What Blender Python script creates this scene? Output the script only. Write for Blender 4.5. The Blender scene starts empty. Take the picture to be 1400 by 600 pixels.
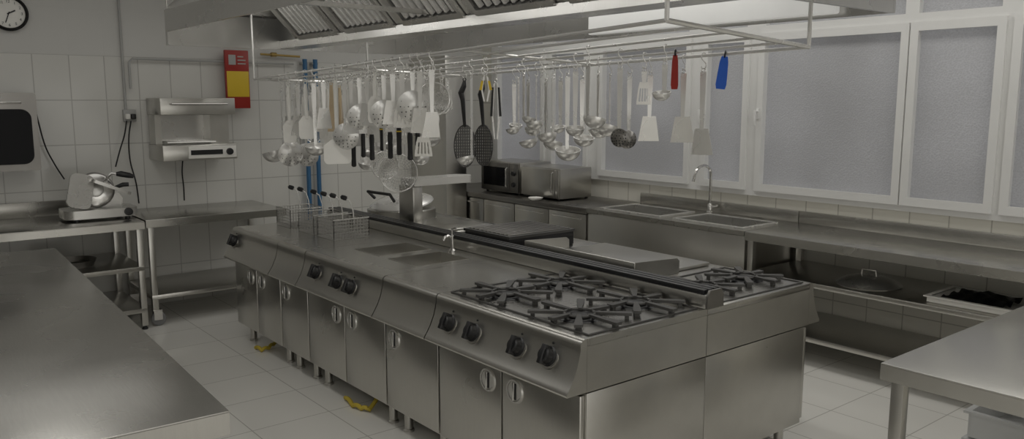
import bpy, bmesh, math, random
from mathutils import Vector, Matrix
random.seed(7)
S = bpy.context.scene
C = S.collection
S.view_settings.view_transform = 'Standard'
S.view_settings.look = 'None'
PI = math.pi
# ------------------------------------------------------------------ camera geometry
F = 1119.0; PITCH = math.radians(8.24); YAW = math.radians(38.9); H = 1.76
FW = Vector((math.sin(YAW), math.cos(YAW), 0)); RT = Vector((math.cos(YAW), -math.sin(YAW), 0))
cp, sp = math.cos(PITCH), math.sin(PITCH)
def ray(px, py):
    d = 300.0 - py
    return FW*(F*cp + d*sp) + RT*(px-700.0) + Vector((0, 0, d*cp - F*sp))
CAM = Vector((0, 0, H))
def at_x(px, py, X): r = ray(px, py); return CAM + r*(X/r.x)
def at_y(px, py, Y): r = ray(px, py); return CAM + r*(Y/r.y)
def at_z(px, py, Z): r = ray(px, py); return CAM + r*((Z-H)/r.z)
cam = bpy.data.cameras.new('camera'); co = bpy.data.objects.new('camera', cam); C.objects.link(co)
co.location = CAM; co.rotation_euler = (PI/2-PITCH, 0, -YAW)
cam.sensor_width = 36; cam.lens = 36*F/1400; cam.clip_start = .02
S.camera = co

# ------------------------------------------------------------------ materials
def nodes(name):
    m = bpy.data.materials.new(name); m.use_nodes = True
    nt = m.node_tree; b = nt.nodes['Principled BSDF']
    return m, nt, b
def steel(name, col, rough, streak=(2, 60, 2), var=.10, metal=1.0, cvar=.06):
    m, nt, b = nodes(name)
    b.inputs['Metallic'].default_value = metal
    tc = nt.nodes.new('ShaderNodeTexCoord'); mp = nt.nodes.new('ShaderNodeMapping'); mp.inputs['Scale'].default_value = streak
    n = nt.nodes.new('ShaderNodeTexNoise'); n.inputs['Scale'].default_value = 6; n.inputs['Detail'].default_value = 3
    n2 = nt.nodes.new('ShaderNodeTexNoise'); n2.inputs['Scale'].default_value = 2.2; n2.inputs['Detail'].default_value = 4
    nt.links.new(tc.outputs['Object'], mp.inputs['Vector']); nt.links.new(mp.outputs['Vector'], n.inputs['Vector'])
    nt.links.new(tc.outputs['Object'], n2.inputs['Vector'])
    r = nt.nodes.new('ShaderNodeMapRange'); r.inputs['From Min'].default_value = .25; r.inputs['From Max'].default_value = .75
    r.inputs['To Min'].default_value = max(.05, rough-var); r.inputs['To Max'].default_value = rough+var
    nt.links.new(n2.outputs['Fac'], r.inputs['Value']); nt.links.new(r.outputs['Result'], b.inputs['Roughness'])
    cr = nt.nodes.new('ShaderNodeMapRange'); cr.inputs['To Min'].default_value = 1-cvar; cr.inputs['To Max'].default_value = 1+cvar
    nt.links.new(n.outputs['Fac'], cr.inputs['Value'])
    mx = nt.nodes.new('ShaderNodeMix'); mx.data_type = 'RGBA'; mx.blend_type = 'MULTIPLY'; mx.inputs['Factor'].default_value = 1
    mx.inputs[6].default_value = (*col, 1); nt.links.new(cr.outputs['Result'], mx.inputs[7])
    nt.links.new(mx.outputs[2], b.inputs['Base Color'])
    bp = nt.nodes.new('ShaderNodeBump'); bp.inputs['Strength'].default_value = .015; bp.inputs['Distance'].default_value = .01
    nt.links.new(n.outputs['Fac'], bp.inputs['Height']); nt.links.new(bp.outputs['Normal'], b.inputs['Normal'])
    return m
def paint(name, col, rough=.5, metal=0, em=None, var=.06, sc=8, spec=.5):
    m, nt, b = nodes(name)
    n = nt.nodes.new('ShaderNodeTexNoise'); n.inputs['Scale'].default_value = sc; n.inputs['Detail'].default_value = 3
    r = nt.nodes.new('ShaderNodeMapRange'); r.inputs['To Min'].default_value = 1-var; r.inputs['To Max'].default_value = 1+var
    tc = nt.nodes.new('ShaderNodeTexCoord'); nt.links.new(tc.outputs['Object'], n.inputs['Vector'])
    nt.links.new(n.outputs['Fac'], r.inputs['Value'])
    mx = nt.nodes.new('ShaderNodeMix'); mx.data_type = 'RGBA'; mx.blend_type = 'MULTIPLY'; mx.inputs['Factor'].default_value = 1
    mx.inputs[6].default_value = (*col, 1); nt.links.new(r.outputs['Result'], mx.inputs[7])
    nt.links.new(mx.outputs[2], b.inputs['Base Color'])
    b.inputs['Roughness'].default_value = rough; b.inputs['Metallic'].default_value = metal
    b.inputs['Specular IOR Level'].default_value = spec
    if em:
        b.inputs['Emission Color'].default_value = (*em[0], 1); b.inputs['Emission Strength'].default_value = em[1]
    return m
def tiles(name, col, grout, w, h, ua, va, uo, vo, rough=.22, top=None, topcol=None, mort=.004, tvar=.03):
    m, nt, b = nodes(name)
    g = nt.nodes.new('ShaderNodeNewGeometry'); s = nt.nodes.new('ShaderNodeSeparateXYZ'); nt.links.new(g.outputs['Position'], s.inputs[0])
    def sub(ax, o):
        q = nt.nodes.new('ShaderNodeMath'); q.operation = 'SUBTRACT'; nt.links.new(s.outputs[ax], q.inputs[0]); q.inputs[1].default_value = o; return q
    u = sub(ua, uo - 60*w); v = sub(va, vo - 60*h)
    c = nt.nodes.new('ShaderNodeCombineXYZ'); nt.links.new(u.outputs[0], c.inputs[0]); nt.links.new(v.outputs[0], c.inputs[1])
    t = nt.nodes.new('ShaderNodeTexBrick'); t.offset = 0; t.squash = 1
    t.inputs['Scale'].default_value = 1; t.inputs['Brick Width'].default_value = w; t.inputs['Row Height'].default_value = h
    t.inputs['Mortar Size'].default_value = mort; t.inputs['Mortar Smooth'].default_value = .1
    t.inputs['Color1'].default_value = (*col, 1); t.inputs['Color2'].default_value = (*[x*(1-tvar) for x in col], 1); t.inputs['Mortar'].default_value = (*grout, 1)
    nt.links.new(c.outputs[0], t.inputs['Vector'])
    out = t.outputs['Color']
    bp = nt.nodes.new('ShaderNodeBump'); bp.inputs['Strength'].default_value = .25; bp.inputs['Distance'].default_value = .002; bp.invert = True
    nt.links.new(t.outputs['Fac'], bp.inputs['Height']); nt.links.new(bp.outputs['Normal'], b.inputs['Normal'])
    b.inputs['Roughness'].default_value = rough
    if top:
        k = nt.nodes.new('ShaderNodeMath'); k.operation = 'GREATER_THAN'; k.inputs[1].default_value = top; nt.links.new(s.outputs[2], k.inputs[0])
        mx = nt.nodes.new('ShaderNodeMix'); mx.data_type = 'RGBA'; nt.links.new(k.outputs[0], mx.inputs['Factor'])
        nt.links.new(out, mx.inputs[6]); mx.inputs[7].default_value = (*topcol, 1); out = mx.outputs[2]
        rm = nt.nodes.new('ShaderNodeMapRange'); rm.inputs['To Min'].default_value = rough; rm.inputs['To Max'].default_value = .7
        nt.links.new(k.outputs[0], rm.inputs['Value']); nt.links.new(rm.outputs['Result'], b.inputs['Roughness'])
    nt.links.new(out, b.inputs['Base Color'])
    return m
def frosted(name, col, strength):
    m, nt, b = nodes(name)
    tc = nt.nodes.new('ShaderNodeNewGeometry')
    n = nt.nodes.new('ShaderNodeTexNoise'); n.inputs['Scale'].default_value = 1.1; n.inputs['Detail'].default_value = 2
    v = nt.nodes.new('ShaderNodeTexVoronoi'); v.inputs['Scale'].default_value = 85
    nt.links.new(tc.outputs['Position'], n.inputs['Vector']); nt.links.new(tc.outputs['Position'], v.inputs['Vector'])
    r = nt.nodes.new('ShaderNodeMapRange'); r.inputs['From Min'].default_value = .3; r.inputs['From Max'].default_value = .7
    r.inputs['To Min'].default_value = strength*.65; r.inputs['To Max'].default_value = strength*1.35
    nt.links.new(n.outputs['Fac'], r.inputs['Value'])
    r2 = nt.nodes.new('ShaderNodeMapRange'); r2.inputs['From Max'].default_value = .8; r2.inputs['To Min'].default_value = .7; r2.inputs['To Max'].default_value = 1.3
    nt.links.new(v.outputs['Distance'], r2.inputs['Value'])
    q = nt.nodes.new('ShaderNodeMath'); q.operation = 'MULTIPLY'; nt.links.new(r.outputs[0], q.inputs[0]); nt.links.new(r2.outputs[0], q.inputs[1])
    b.inputs['Emission Color'].default_value = (*col, 1); nt.links.new(q.outputs[0], b.inputs['Emission Strength'])
    b.inputs['Base Color'].default_value = (.32, .32, .325, 1); b.inputs['Roughness'].default_value = .35
    bp = nt.nodes.new('ShaderNodeBump'); bp.inputs['Strength'].default_value = .5; bp.inputs['Distance'].default_value = .004
    nt.links.new(v.outputs['Distance'], bp.inputs['Height']); nt.links.new(bp.outputs['Normal'], b.inputs['Normal'])
    return m
STEEL = steel('brushed_steel', (.57, .558, .525), .29, var=.02)
STEELH = steel('steel_hood', (.60, .592, .57), .28, metal=.88, var=.04)
STEELT = steel('steel_top', (.54, .53, .50), .26, streak=(40, 2, 2), var=.03)
STEELL = steel('steel_darker_top', (.46, .45, .424), .27, streak=(30, 2, 2), var=.05, cvar=.08)  # darker than the plain top steel, with stronger random streaks
STEELD = steel('steel_dark', (.27, .26, .245), .34)
GUN = paint('dark_enamel', (.10, .098, .092), .35, .4)
CHROME = steel('polished_steel', (.70, .69, .67), .18, var=.05)
UTEN = steel('utensil_steel', (.82, .81, .785), .26, metal=.58, var=.06)
WIRE = paint('wire_steel', (.46, .45, .425), .35, .4)
IRON = paint('cast_iron', (.085, .083, .079), .42, .3)
BLACK = paint('black_plastic', (.012, .012, .013), .35)
GLASSB = paint('black_glass', (.006, .006, .007), .25, spec=.12)
RUB = paint('grey_rubber', (.2, .2, .2), .7)
WHITE = paint('white_pvc', (.80, .797, .78), .35, var=.02)
WPLAST = paint('white_plastic', (.88, .865, .82), .4)
WOOD = paint('pale_wood', (.66, .52, .34), .6, var=.15)
BLUE = paint('blue_paint', (.045, .15, .30), .45)
BLUEP = paint('blue_plastic', (.02, .12, .60), .35)
RED = paint('red_paint', (.34, .02, .012), .35)
YEL = paint('yellow_paint', (.75, .52, .03), .45)
HOSE = paint('yellow_rubber', (.55, .42, .05), .6)
GREY = paint('grey_paint', (.42, .42, .41), .5)
BRASS = paint('dull_brass', (.40, .28, .10), .4, .8)
PANE = frosted('frosted_glass', (.97, .965, 1.0), .08)  # daylight behind the panes is put in as a glow of the glass
GLOW = paint('glow_panel', (.7, .7, .68), .5, em=((1, .99, .95), .22))  # weak emission for the added panel that brightens the hood side
FLOORM = tiles('floor_tiles', (.84, .825, .78), (.50, .485, .445), .45, .45, 0, 1, .2, .1, rough=.13, mort=.003)
BACKM = tiles('back_wall_tiles', (.69, .682, .648), (.46, .45, .425), .2585, .359, 0, 2, 1.163, 2.125, top=2.125, topcol=(.63, .623, .60), rough=.13)
SIDEM = tiles('side_wall_tiles', (.76, .74, .67), (.46, .44, .39), .2585, .359, 1, 2, 0, 1.02, top=2.9, topcol=(.6, .6, .58))
PLAST = paint('plaster', (.62, .612, .592), .8)

# ------------------------------------------------------------------ mesh helper
ORG = {}
class MB:
    def __init__(s): s.bm = bmesh.new()
    def box(s, x0, x1, y0, y1, z0, z1, bev=0, M=None):
        vs = [s.bm.verts.new((x, y, z)) for x in (x0, x1) for y in (y0, y1) for z in (z0, z1)]
        fs = [s.bm.faces.new([vs[i] for i in q]) for q in ((0,1,3,2),(4,6,7,5),(0,4,5,1),(2,3,7,6),(0,2,6,4),(1,5,7,3))]
        if M is not None:
            for v in vs: v.co = M @ v.co
        if bev:
            es = list({e for f in fs for e in f.edges})
            bmesh.ops.bevel(s.bm, geom=es, offset=bev, segments=2, affect='EDGES', profile=.5, clamp_overlap=True)
        return s
    def holed(s, ax, u0, u1, v0, v1, w0, w1, holes):
        us = sorted({u0, u1, *[h[0] for h in holes], *[h[1] for h in holes]}); vs = sorted({v0, v1, *[h[2] for h in holes], *[h[3] for h in holes]})
        for i in range(len(us)-1):
            for j in range(len(vs)-1):
                cu, cv = (us[i]+us[i+1])/2, (vs[j]+vs[j+1])/2
                if any(h[0] < cu < h[1] and h[2] < cv < h[3] for h in holes): continue
                a = (us[i], us[i+1]); b = (vs[j], vs[j+1])
                if ax == 'z': s.box(*a, *b, w0, w1)
                elif ax == 'x': s.box(w0, w1, *a, *b)
                else: s.box(*a, w0, w1, *b)
        return s
    def prism(s, poly, ax, a0, a1, M=None):
        def P(p, a): return {'x': (a, p[0], p[1]), 'y': (p[0], a, p[1]), 'z': (p[0], p[1], a)}[ax]
        A = [s.bm.verts.new(P(p, a0)) for p in poly]; B = [s.bm.verts.new(P(p, a1)) for p in poly]
        n = len(poly)
        s.bm.faces.new(A); s.bm.faces.new(B)
        for i in range(n): s.bm.faces.new((A[i], A[(i+1) % n], B[(i+1) % n], B[i]))
        if M is not None:
            for v in A+B: v.co = M @ v.co
        return s
    def tube(s, path, r, seg=8, closed=False):
        P = [Vector(p) for p in path]; n = len(P); rings = []
        for i in range(n):
            if closed: t = P[(i+1) % n]-P[i-1]
            else: t = P[min(i+1, n-1)]-P[max(i-1, 0)]
            t.normalize()
            if i == 0:
                ref = Vector((0, 0, 1)) if abs(t.z) < .9 else Vector((1, 0, 0))
                nv = t.cross(ref).normalized()
            else:
                nv = (nv - t*nv.dot(t)).normalized()
            bv = t.cross(nv)
            rr = r[i] if isinstance(r, (list, tuple)) else r
            rings.append([s.bm.verts.new(P[i]+(nv*math.cos(2*PI*k/seg)+bv*math.sin(2*PI*k/seg))*rr) for k in range(seg)])
        m = n if closed else n-1
        for i in range(m):
            A, B = rings[i], rings[(i+1) % n]
            for k in range(seg): s.bm.faces.new((A[k], A[(k+1) % seg], B[(k+1) % seg], B[k]))
        if not closed: s.bm.faces.new(rings[0]); s.bm.faces.new(rings[-1])
        return s
    def cyl(s, p0, p1, r, seg=12): return s.tube([p0, p1], r, seg)
    def lathe(s, prof, c, axis=(0, 0, 1), seg=20, wire=0):
        R = Vector((0, 0, 1)).rotation_difference(Vector(axis).normalized()).to_matrix(); c = Vector(c)
        rings = []; fs = []
        for (r, h) in prof:
            if r < 1e-6: rings.append([s.bm.verts.new(c + R @ Vector((0, 0, h)))])
            else: rings.append([s.bm.verts.new(c + R @ Vector((r*math.cos(2*PI*k/seg), r*math.sin(2*PI*k/seg), h))) for k in range(seg)])
        for A, B in zip(rings, rings[1:]):
            for k in range(seg):
                k2 = (k+1) % seg
                if len(A) == 1 and len(B) == 1: continue
                if len(A) == 1: fs.append(s.bm.faces.new((A[0], B[k], B[k2])))
                elif len(B) == 1: fs.append(s.bm.faces.new((A[k], A[k2], B[0])))
                else: fs.append(s.bm.faces.new((A[k], A[k2], B[k2], B[k])))
        if wire: bmesh.ops.wireframe(s.bm, faces=fs, thickness=wire, use_replace=True, use_boundary=True)
        return s
    def ring(s, c, R, r, axis=(1, 0, 0), seg=16, ts=6, sy=1):
        Q = Vector((0, 0, 1)).rotation_difference(Vector(axis).normalized()).to_matrix(); c = Vector(c)
        return s.tube([c + Q @ Vector((R*math.cos(2*PI*k/seg), R*sy*math.sin(2*PI*k/seg), 0)) for k in range(seg)], r, ts, closed=True)
    def build(s, name, mat, parent=None, loc=None, ang=35):
        bmesh.ops.recalc_face_normals(s.bm, faces=s.bm.faces[:])
        me = bpy.data.meshes.new(name)
        o = bpy.data.objects.new(name, me); C.objects.link(o)
        if parent is not None:
            off = ORG[parent.name]; o.parent = parent
        else:
            off = Vector(loc) if loc is not None else Vector((0, 0, 0)); o.location = off
        ORG[o.name] = off
        bmesh.ops.translate(s.bm, verts=s.bm.verts[:], vec=-off)
        s.bm.to_mesh(me); s.bm.free()
        for p in me.polygons: p.use_smooth = True
        me.set_sharp_from_angle(angle=math.radians(ang))
        me.materials.append(mat)
        return o
    def top(s, name, mat, label, cat, group=None, kind=None):
        xs = [v.co for v in s.bm.verts]
        loc = Vector(((min(v.x for v in xs)+max(v.x for v in xs))/2, (min(v.y for v in xs)+max(v.y for v in xs))/2, min(v.z for v in xs)))
        o = s.build(name, mat, None, loc); tag(o, label, cat, group, kind); return o
def tag(o, label, cat, group=None, kind=None):
    if label: o['label'] = label
    if cat: o['category'] = cat
    if group: o['group'] = group
    if kind: o['kind'] = kind
def thing(name, label, cat, loc, group=None, kind=None):
    o = bpy.data.objects.new(name, None); C.objects.link(o); o.location = loc; o.empty_display_size = .1
    ORG[o.name] = Vector(loc); tag(o, label, cat, group, kind); return o
def struct(mb, name, mat, label, cat):
    o = mb.build(name, mat); tag(o, label, cat, None, 'structure'); return o
def rrect(x0, x1, z0, z1, r, n=6):
    P = []
    for cx, cz, a0 in ((x1-r, z1-r, 0), (x0+r, z1-r, PI/2), (x0+r, z0+r, PI), (x1-r, z0+r, 1.5*PI)):
        P += [(cx+r*math.cos(a0+PI/2*k/n), cz+r*math.sin(a0+PI/2*k/n)) for k in range(n+1)]
    return P

# ------------------------------------------------------------------ room
YW = 7.4; XW = 5.55; CE = 3.0
struct(MB().box(-2.3, 5.75, -2.3, 7.6, -.1, 0), 'floor', FLOORM, 'pale square floor tiles with thin grey grout', 'floor')
struct(MB().box(-2.3, 5.75, -2.3, 7.6, CE, CE+.1), 'ceiling', PLAST, 'plain white plaster ceiling above the hood', 'ceiling')
struct(MB().box(-2.3, XW, YW, YW+.15, 0, CE), 'wall_back', BACKM, 'white tiled wall behind slicer with plaster above', 'wall')
struct(MB().box(-2.3, -2.2, -2.2, YW, 0, CE), 'wall_left', PLAST, 'plain pale wall left of the kitchen', 'wall')
struct(MB().box(-2.2, XW, -2.3, -2.2, 0, CE), 'wall_front', PLAST, 'plain pale wall behind the viewer', 'wall')
struct(MB().holed('x', -2.3, YW+.15, 0, CE, XW, XW+.15, [(-1.9, 7.2, 1.02, 2.9)]), 'wall_right', SIDEM, 'tiled wall under the row of frosted windows', 'wall')
def window(n, y0, y1, panes, handle, label):
    t = thing('window_%d' % n, label, 'window', (XW, (y0+y1)/2, 1.02), None, 'structure')
    zb, zt, ub, ut = 1.106, 2.226, 2.33, 2.82
    holes = [(a, b, zb, zt) for a, b in panes] + [(a, b, ub, ut) for a, b in panes]
    m = MB().holed('x', y0, y1, 1.02, 2.9, XW-.03, XW+.06, holes); m.build('window_frame', WHITE, t)
    for a, b in panes:
        MB().box(XW+.02, XW+.026, a-.005, b+.005, zb-.005, zt+.005).build('pane', PANE, t)
        MB().box(XW+.02, XW+.026, a-.005, b+.005, ub-.005, ut+.005).build('pane', PANE, t)
        MB().holed('x', a-.040, b+.040, zb-.045, zt+.045, XW-.05, XW-.03, [(a+.012, b-.012, zb+.012, zt-.012)]).build('sash', WHITE, t)
    m = MB(); m.box(XW-.062, XW-.05, handle-.015, handle+.015, 1.62, 1.70, .003); m.cyl((XW-.062, handle, 1.68), (XW-.095, handle, 1.68), .009)
    m.box(XW-.1, XW-.085, handle-.011, handle+.011, 1.57, 1.69, .004); m.build('window_handle', WHITE, t)
window(1, 5.60, 7.2, [(5.72, 6.2), (6.35, 7.08)], 6.27, 'frosted white framed window in the far corner above the microwaves')
window(2, 3.835, 5.60, [(3.92, 4.29), (4.49, 5.49)], 4.315, 'frosted white framed window behind the hanging ladles above the sinks')
window(3, 2.043, 3.835, [(2.10, 2.60), (2.69, 3.756)], 3.78, 'large frosted white framed window right of the hanging turners')
window(4, .195, 2.043, [(.3, 1.25), (1.4, 1.98)], 1.275, 'frosted white framed window at the right edge of view')
window(5, -1.9, .195, [(-1.8, -.8), (-.65, .1)], -.775, 'frosted white framed window nearest the viewer')

# ------------------------------------------------------------------ cooking island, front row
PROF = [(2.15, .85), (2.142, .85), (2.132, .8485), (2.124, .844), (2.118, .836), (2.1155, .826), (2.116, .81), (2.112, .79), (2.10, .745), (2.08, .70), (2.055, .66), (2.047, .65), (2.044, .642), (2.047, .634), (2.15, .634)]
XS = 2.888
def px_on(z):
    for (x0, z0), (x1, z1) in zip(PROF[2:13], PROF[3:14]):
        if z1 <= z <= z0: return x1+(x0-x1)*(z-z1)/(z0-z1)
    return 2.08
def well(m, x0, x1, y0, y1, zt, d, t=.004):
    m.box(x0-t, x0, y0-t, y1+t, zt-d, zt); m.box(x1, x1+t, y0-t, y1+t, zt-d, zt)
    m.box(x0, x1, y0-t, y0, zt-d, zt); m.box(x0, x1, y1, y1+t, zt-d, zt); m.box(x0-t, x1+t, y0-t, y1+t, zt-d-t, zt-d)
KN = Vector((-.90, 0, .43)).normalized()
def knob(p, n, t, r=.042):
    m = MB(); m.lathe([(0, 0), (r, 0), (r, .008), (r*.8, .012), (r*.74, .038), (r*.6, .043), (0, .043)], p, n, 20)
    Q = Vector((0, 0, 1)).rotation_difference(n).to_matrix().to_4x4(); Q.translation = Vector(p)
    m.box(-r*.95, r*.95, -.011, .011, .012, .052, .004, Q)
    m.build('knob', BLACK, t)
    m = MB(); m.lathe([(r*1.25, 0), (r*1.25, .003), (r*1.02, .004), (r*1.02, 0)], p, n, 20); m.build('knob_bezel', STEEL, t)
def unit(name, label, y0, y1, doors, knobs, holes, depth):
    t = thing(name, label, 'cooking unit', (2.5, (y0+y1)/2, 0), 'front row of the cooking island'); a, b = y0+.0015, y1-.0015
    MB().box(2.152, XS, a, b, .12, .628, .002).build('body', STEEL, t)
    m = MB(); m.box(2.151, XS, a, a+.01, .633, .819); m.box(2.151, XS, b-.01, b, .633, .819); m.box(XS-.01, XS, a+.01, b-.01, .633, .819); m.build('side_panel', STEEL, t)
    MB().prism(PROF, 'y', y0+.0035 if y0 > 2.21 else a, y1-.0035).build('control_panel', STEEL, t, ang=30)
    m = MB().holed('z', 2.151, XS, a, b, .82, .85, holes)
    m.build('worktop', STEELT, t)
    for h in holes:
        w = MB(); well(w, h[0]+.004, h[1]-.004, h[2]+.004, h[3]-.004, .852, depth); w.build('well', STEEL, t)
    for ya, yb, side in doors:
        d = MB().box(2.124, 2.15, ya+.005, yb-.005, .14, .620, .005).build('door', STEEL, t)
        hy = (ya+.095) if side == 'n' else (yb-.095)
        m = MB(); m.lathe([(0, .006), (.040, .006), (.043, .003), (.045, .009), (.052, .009), (.055, 0)], (2.124, hy, .53), (-1, 0, 0), 28)
        m.build('handle', STEELH, d)
        MB().box(2.1155, 2.1185, hy-.013, hy+.013, .494, .566, .001).build('handle_slot', BLACK, d)
        MB().box(2.109, 2.1155, hy-.006, hy+.006, .490, .570, .002).build('handle_bar', CHROME, d)
    for (kx, ky) in knobs:
        p = at_x(kx, ky, 2.085); p.x = px_on(p.z); knob(p, KN, t)
        MB().lathe([(0, 0), (.005, 0), (.005, .003), (0, .004)], (px_on(p.z+.055)-.001, p.y-.01, p.z+.055), KN, 10).build('indicator', BLACK, t)
    for lx in (2.21, 2.80):
        for ly in (y0+.08, y1-.08):
            m = MB(); m.cyl((lx, ly, .01), (lx, ly, .125), .024); m.lathe([(0, 0), (.03, 0), (.03, .012), (.02, .02)], (lx, ly, 0)); m.build('leg', STEEL, t)
    return t
def grate(t, cx, cy, z, ax=.171, ay=.238):
    g = MB(); g.ring((cx, cy, z+.007), .066, .007, (0, 0, 1), 20, 8)
    for k in range(8):
        th = 2*PI*k/8
        R = 1/math.sqrt((math.cos(th)/ax)**2+(math.sin(th)/ay)**2) * (1.12 if k % 2 else .97)
        M = Matrix.Translation((cx, cy, 0)) @ Matrix.Rotation(th, 4, 'Z')
        g.prism([(.055, -.008), (R*.65, -.015), (R-.015, -.018), (R, -.015), (R, .015), (R-.015, .018), (R*.65, .015), (.055, .008)], 'z', z+.003, z+.015, M)
        g.box(R-.03, R-.012, -.010, .010, z-.013, z+.005, 0, M)
    g.build('pan_support', IRON, t)
    b = MB(); b.lathe([(.10, -.012), (.095, -.009), (.05, -.009), (.05, -.002), (.036, 0), (.036, .004), (.03, .006), (0, .006)], (cx, cy, z), (0, 0, 1), 24); b.build('burner', BLACK, t)
ZG = .864
def tray(t, x0, x1, y0, y1):
    MB().box(x0, x1, y0, y1, .8505, .8515).build('drip_tray', STEELL, t)
    MB().holed('z', x0-.008, x1+.008, y0-.008, y1+.008, .8505, .856, [(x0, x1, y0, y1)]).build('tray_rim', IRON, t)
rng = unit('gas_range', 'wide steel gas range with four black star grates at the near end', 2.2, 3.2, [(2.206, 2.705, 'f'), (2.705, 3.198, 'n')], [(612, 442), (645, 455), (705, 475), (747, 488)], [], .1)
tray(rng, 2.19, 2.845, 2.235, 3.165)
for gx in (2.345, 2.69):
    for gy in (2.45, 2.95): grate(rng, gx, gy, ZG)
unit('neutral_unit', 'narrow plain steel unit with one door between range and sinks', 3.2, 3.705, [(3.202, 3.703, 'f')], [], [], .1)
unit('bain_marie', 'steel unit with two sunken wells and three black knobs', 3.705, 4.65, [(3.707, 4.165, 'f'), (4.165, 4.648, 'n')], [(430, 373), (460, 386), (478, 393)], [(2.38, 2.75, 3.8, 4.1), (2.38, 2.75, 4.2, 4.5)], .08)
unit('deep_fryer', 'narrow single door steel fryer beside the two sunken wells', 4.65, 5.065, [(4.652, 5.063, 'f')], [], [(2.46, 2.64, 4.90, 5.04)], .06)
unit('deep_fryer', 'double door steel fryer at the far end of the island', 5.065, 5.874, [(5.067, 5.47, 'f'), (5.47, 5.872, 'n')], [(318, 330)], [(2.46, 2.64, 5.21, 5.35), (2.46, 2.64, 5.58, 5.74)], .06)
# fryer baskets
for i, (by, lab) in enumerate([(4.98, 'wire fryer basket nearest the sunken wells'), (5.28, 'wire fryer basket in the middle of the three'), (5.66, 'wire fryer basket at the far end of the island')]):
    t = thing('fryer_basket', lab, 'fryer basket', (2.55, by, .852), 'wire baskets over the fryers')
    m = MB(); x0, x1, y0, y1, z0, z1 = 2.42, 2.68, by-.12, by+.12, .854, .985
    w = .0015
    nx, ny, nz = 12, 11, 6
    for k in range(nx+1):
        x = x0+(x1-x0)*k/nx; m.box(x-w, x+w, y0, y1, z0-w, z0+w)
        for Y in (y0, y1): m.box(x-w, x+w, Y-w, Y+w, z0, z1)
    for k in range(ny+1):
        y = y0+(y1-y0)*k/ny; m.box(x0, x1, y-w, y+w, z0-w, z0+w)
        for X in (x0, x1): m.box(X-w, X+w, y-w, y+w, z0, z1)
    for k in range(1, nz):
        z = z0+(z1-z0)*k/nz
        for X in (x0, x1): m.box(X-w, X+w, y0, y1, z-w, z+w)
        for Y in (y0, y1): m.box(x0, x1, Y-w, Y+w, z-w, z+w)
    m.build('basket', WIRE, t)
    MB().tube([(x0, y0, z1), (x1, y0, z1), (x1, y1, z1), (x0, y1, z1)], .004, 6, True).build('rim', WIRE, t)
    for s in (-1, 1):
        yy = by+s*.08
        h = MB().tube([(x1-.09, yy, z1-.04), (x1-.095, yy, z1+.05), (x1-.11, yy+.01, z1+.11), (x1-.13, yy+.035, z1+.13)], .004, 6).build('handle', UTEN, t)
        MB().lathe([(0, -.02), (.014, -.015), (.017, 0), (.014, .022), (0, .03)], (x1-.135, yy+.04, z1+.133), (-.7, .5, .3), 10).build('grip', BLACK, h)
# well tap
t = thing('well_tap', 'small chrome tap beside the sunken wells', 'tap', (2.80, 4.05, .85))
m = MB(); m.lathe([(0, 0), (.022, 0), (.022, .01), (.012, .02), (.012, .10), (0, .105)], (2.80, 4.05, .85)); m.tube([(2.80, 4.05, .94), (2.77, 4.05, .95), (2.745, 4.05, .945), (2.735, 4.05, .925)], .009); m.build('spout', CHROME, t)
MB().tube([(2.80, 4.05, .952), (2.80, 4.05, .99), (2.81, 4.02, 1.0)], .007).build('lever', CHROME, t)
# flue riser
t = thing('flue_riser', 'long steel flue rail with black bars between both island rows', 'flue', (2.925, 4.03, .851))
MB().box(2.872, 2.982, 2.2, 5.872, .851, .912, .003).build('body', STEEL, t)
for k in range(3):
    MB().box(2.876+k*.036, 2.904+k*.036, 2.215, 5.86, .912, .934, .004).build('grille_bar', BLACK, t)
m = MB().prism([(2.870, .851), (2.870, .905), (2.888, .934), (2.967, .934), (2.984, .905), (2.984, .851)], 'y', 2.188, 2.2); m.build('end_cap', STEELD, t)
# ------------------------------------------------------------------ back row
MX = 5.86
MIR = [(MX-x, z) for x, z in PROF]
def unit2(name, label, y0, y1, zt=.85):
    t = thing(name, label, 'cooking unit', (3.35, (y0+y1)/2, 0), 'back row of the cooking island'); a, b = y0+.0015, y1-.0015
    MB().box(XS+.003, 3.68, a, b, .12, .628, .002).build('body', STEEL, t)
    MB().box(XS+.003, 3.709, a, b, .633, .819).build('side_panel', STEEL, t)
    MB().box(XS+.003, 3.709, a, b, .82, zt, .002).build('worktop', STEELT, t)
    MB().prism(MIR, 'y', a, b).build('control_panel', STEEL, t, ang=30)
    for k in range(2):
        hy = y0+(y1-y0)*(.3+.4*k); p = Vector((MX-px_on(.73), hy, .73)); knob(p, Vector((-KN.x, 0, KN.z)), t)
    MB().box(3.68, 3.706, a+.004, b-.004, .14, .622, .005).build('door', STEEL, t)
    for lx in (3.05, 3.60):
        for ly in (y0+.07, y1-.07):
            m = MB(); m.cyl((lx, ly, .01), (lx, ly, .125), .024); m.lathe([(0, 0), (.03, 0), (.03, .012), (.02, .02)], (lx, ly, 0)); m.build('leg', STEEL, t)
    return t
t = unit2('gas_range', 'narrow gas range with two star grates behind the flue rail', 2.2, 2.73)
tray(t, 3.02, 3.68, 2.235, 2.70)
for gx in (3.19, 3.52): grate(t, gx, 2.465, ZG, .16, .2)
t = unit2('griddle', 'steel griddle with raised splash guard beside the two burner range', 2.73, 3.68)
MB().box(3.06, 3.68, 2.80, 3.62, .851, .870, .006).build('griddle_plate', STEEL, t)
MB().box(3.03, 3.040, 2.77, 3.64, .851, .950, .003).build('splash_guard', STEEL, t)
for yy in (2.77, 3.630):
    MB().prism([(3.040, .851), (3.040, .950), (3.36, .935), (3.38, .92), (3.38, .851)], 'y', yy, yy+.010).build('splash_guard', STEEL, t)
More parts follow.
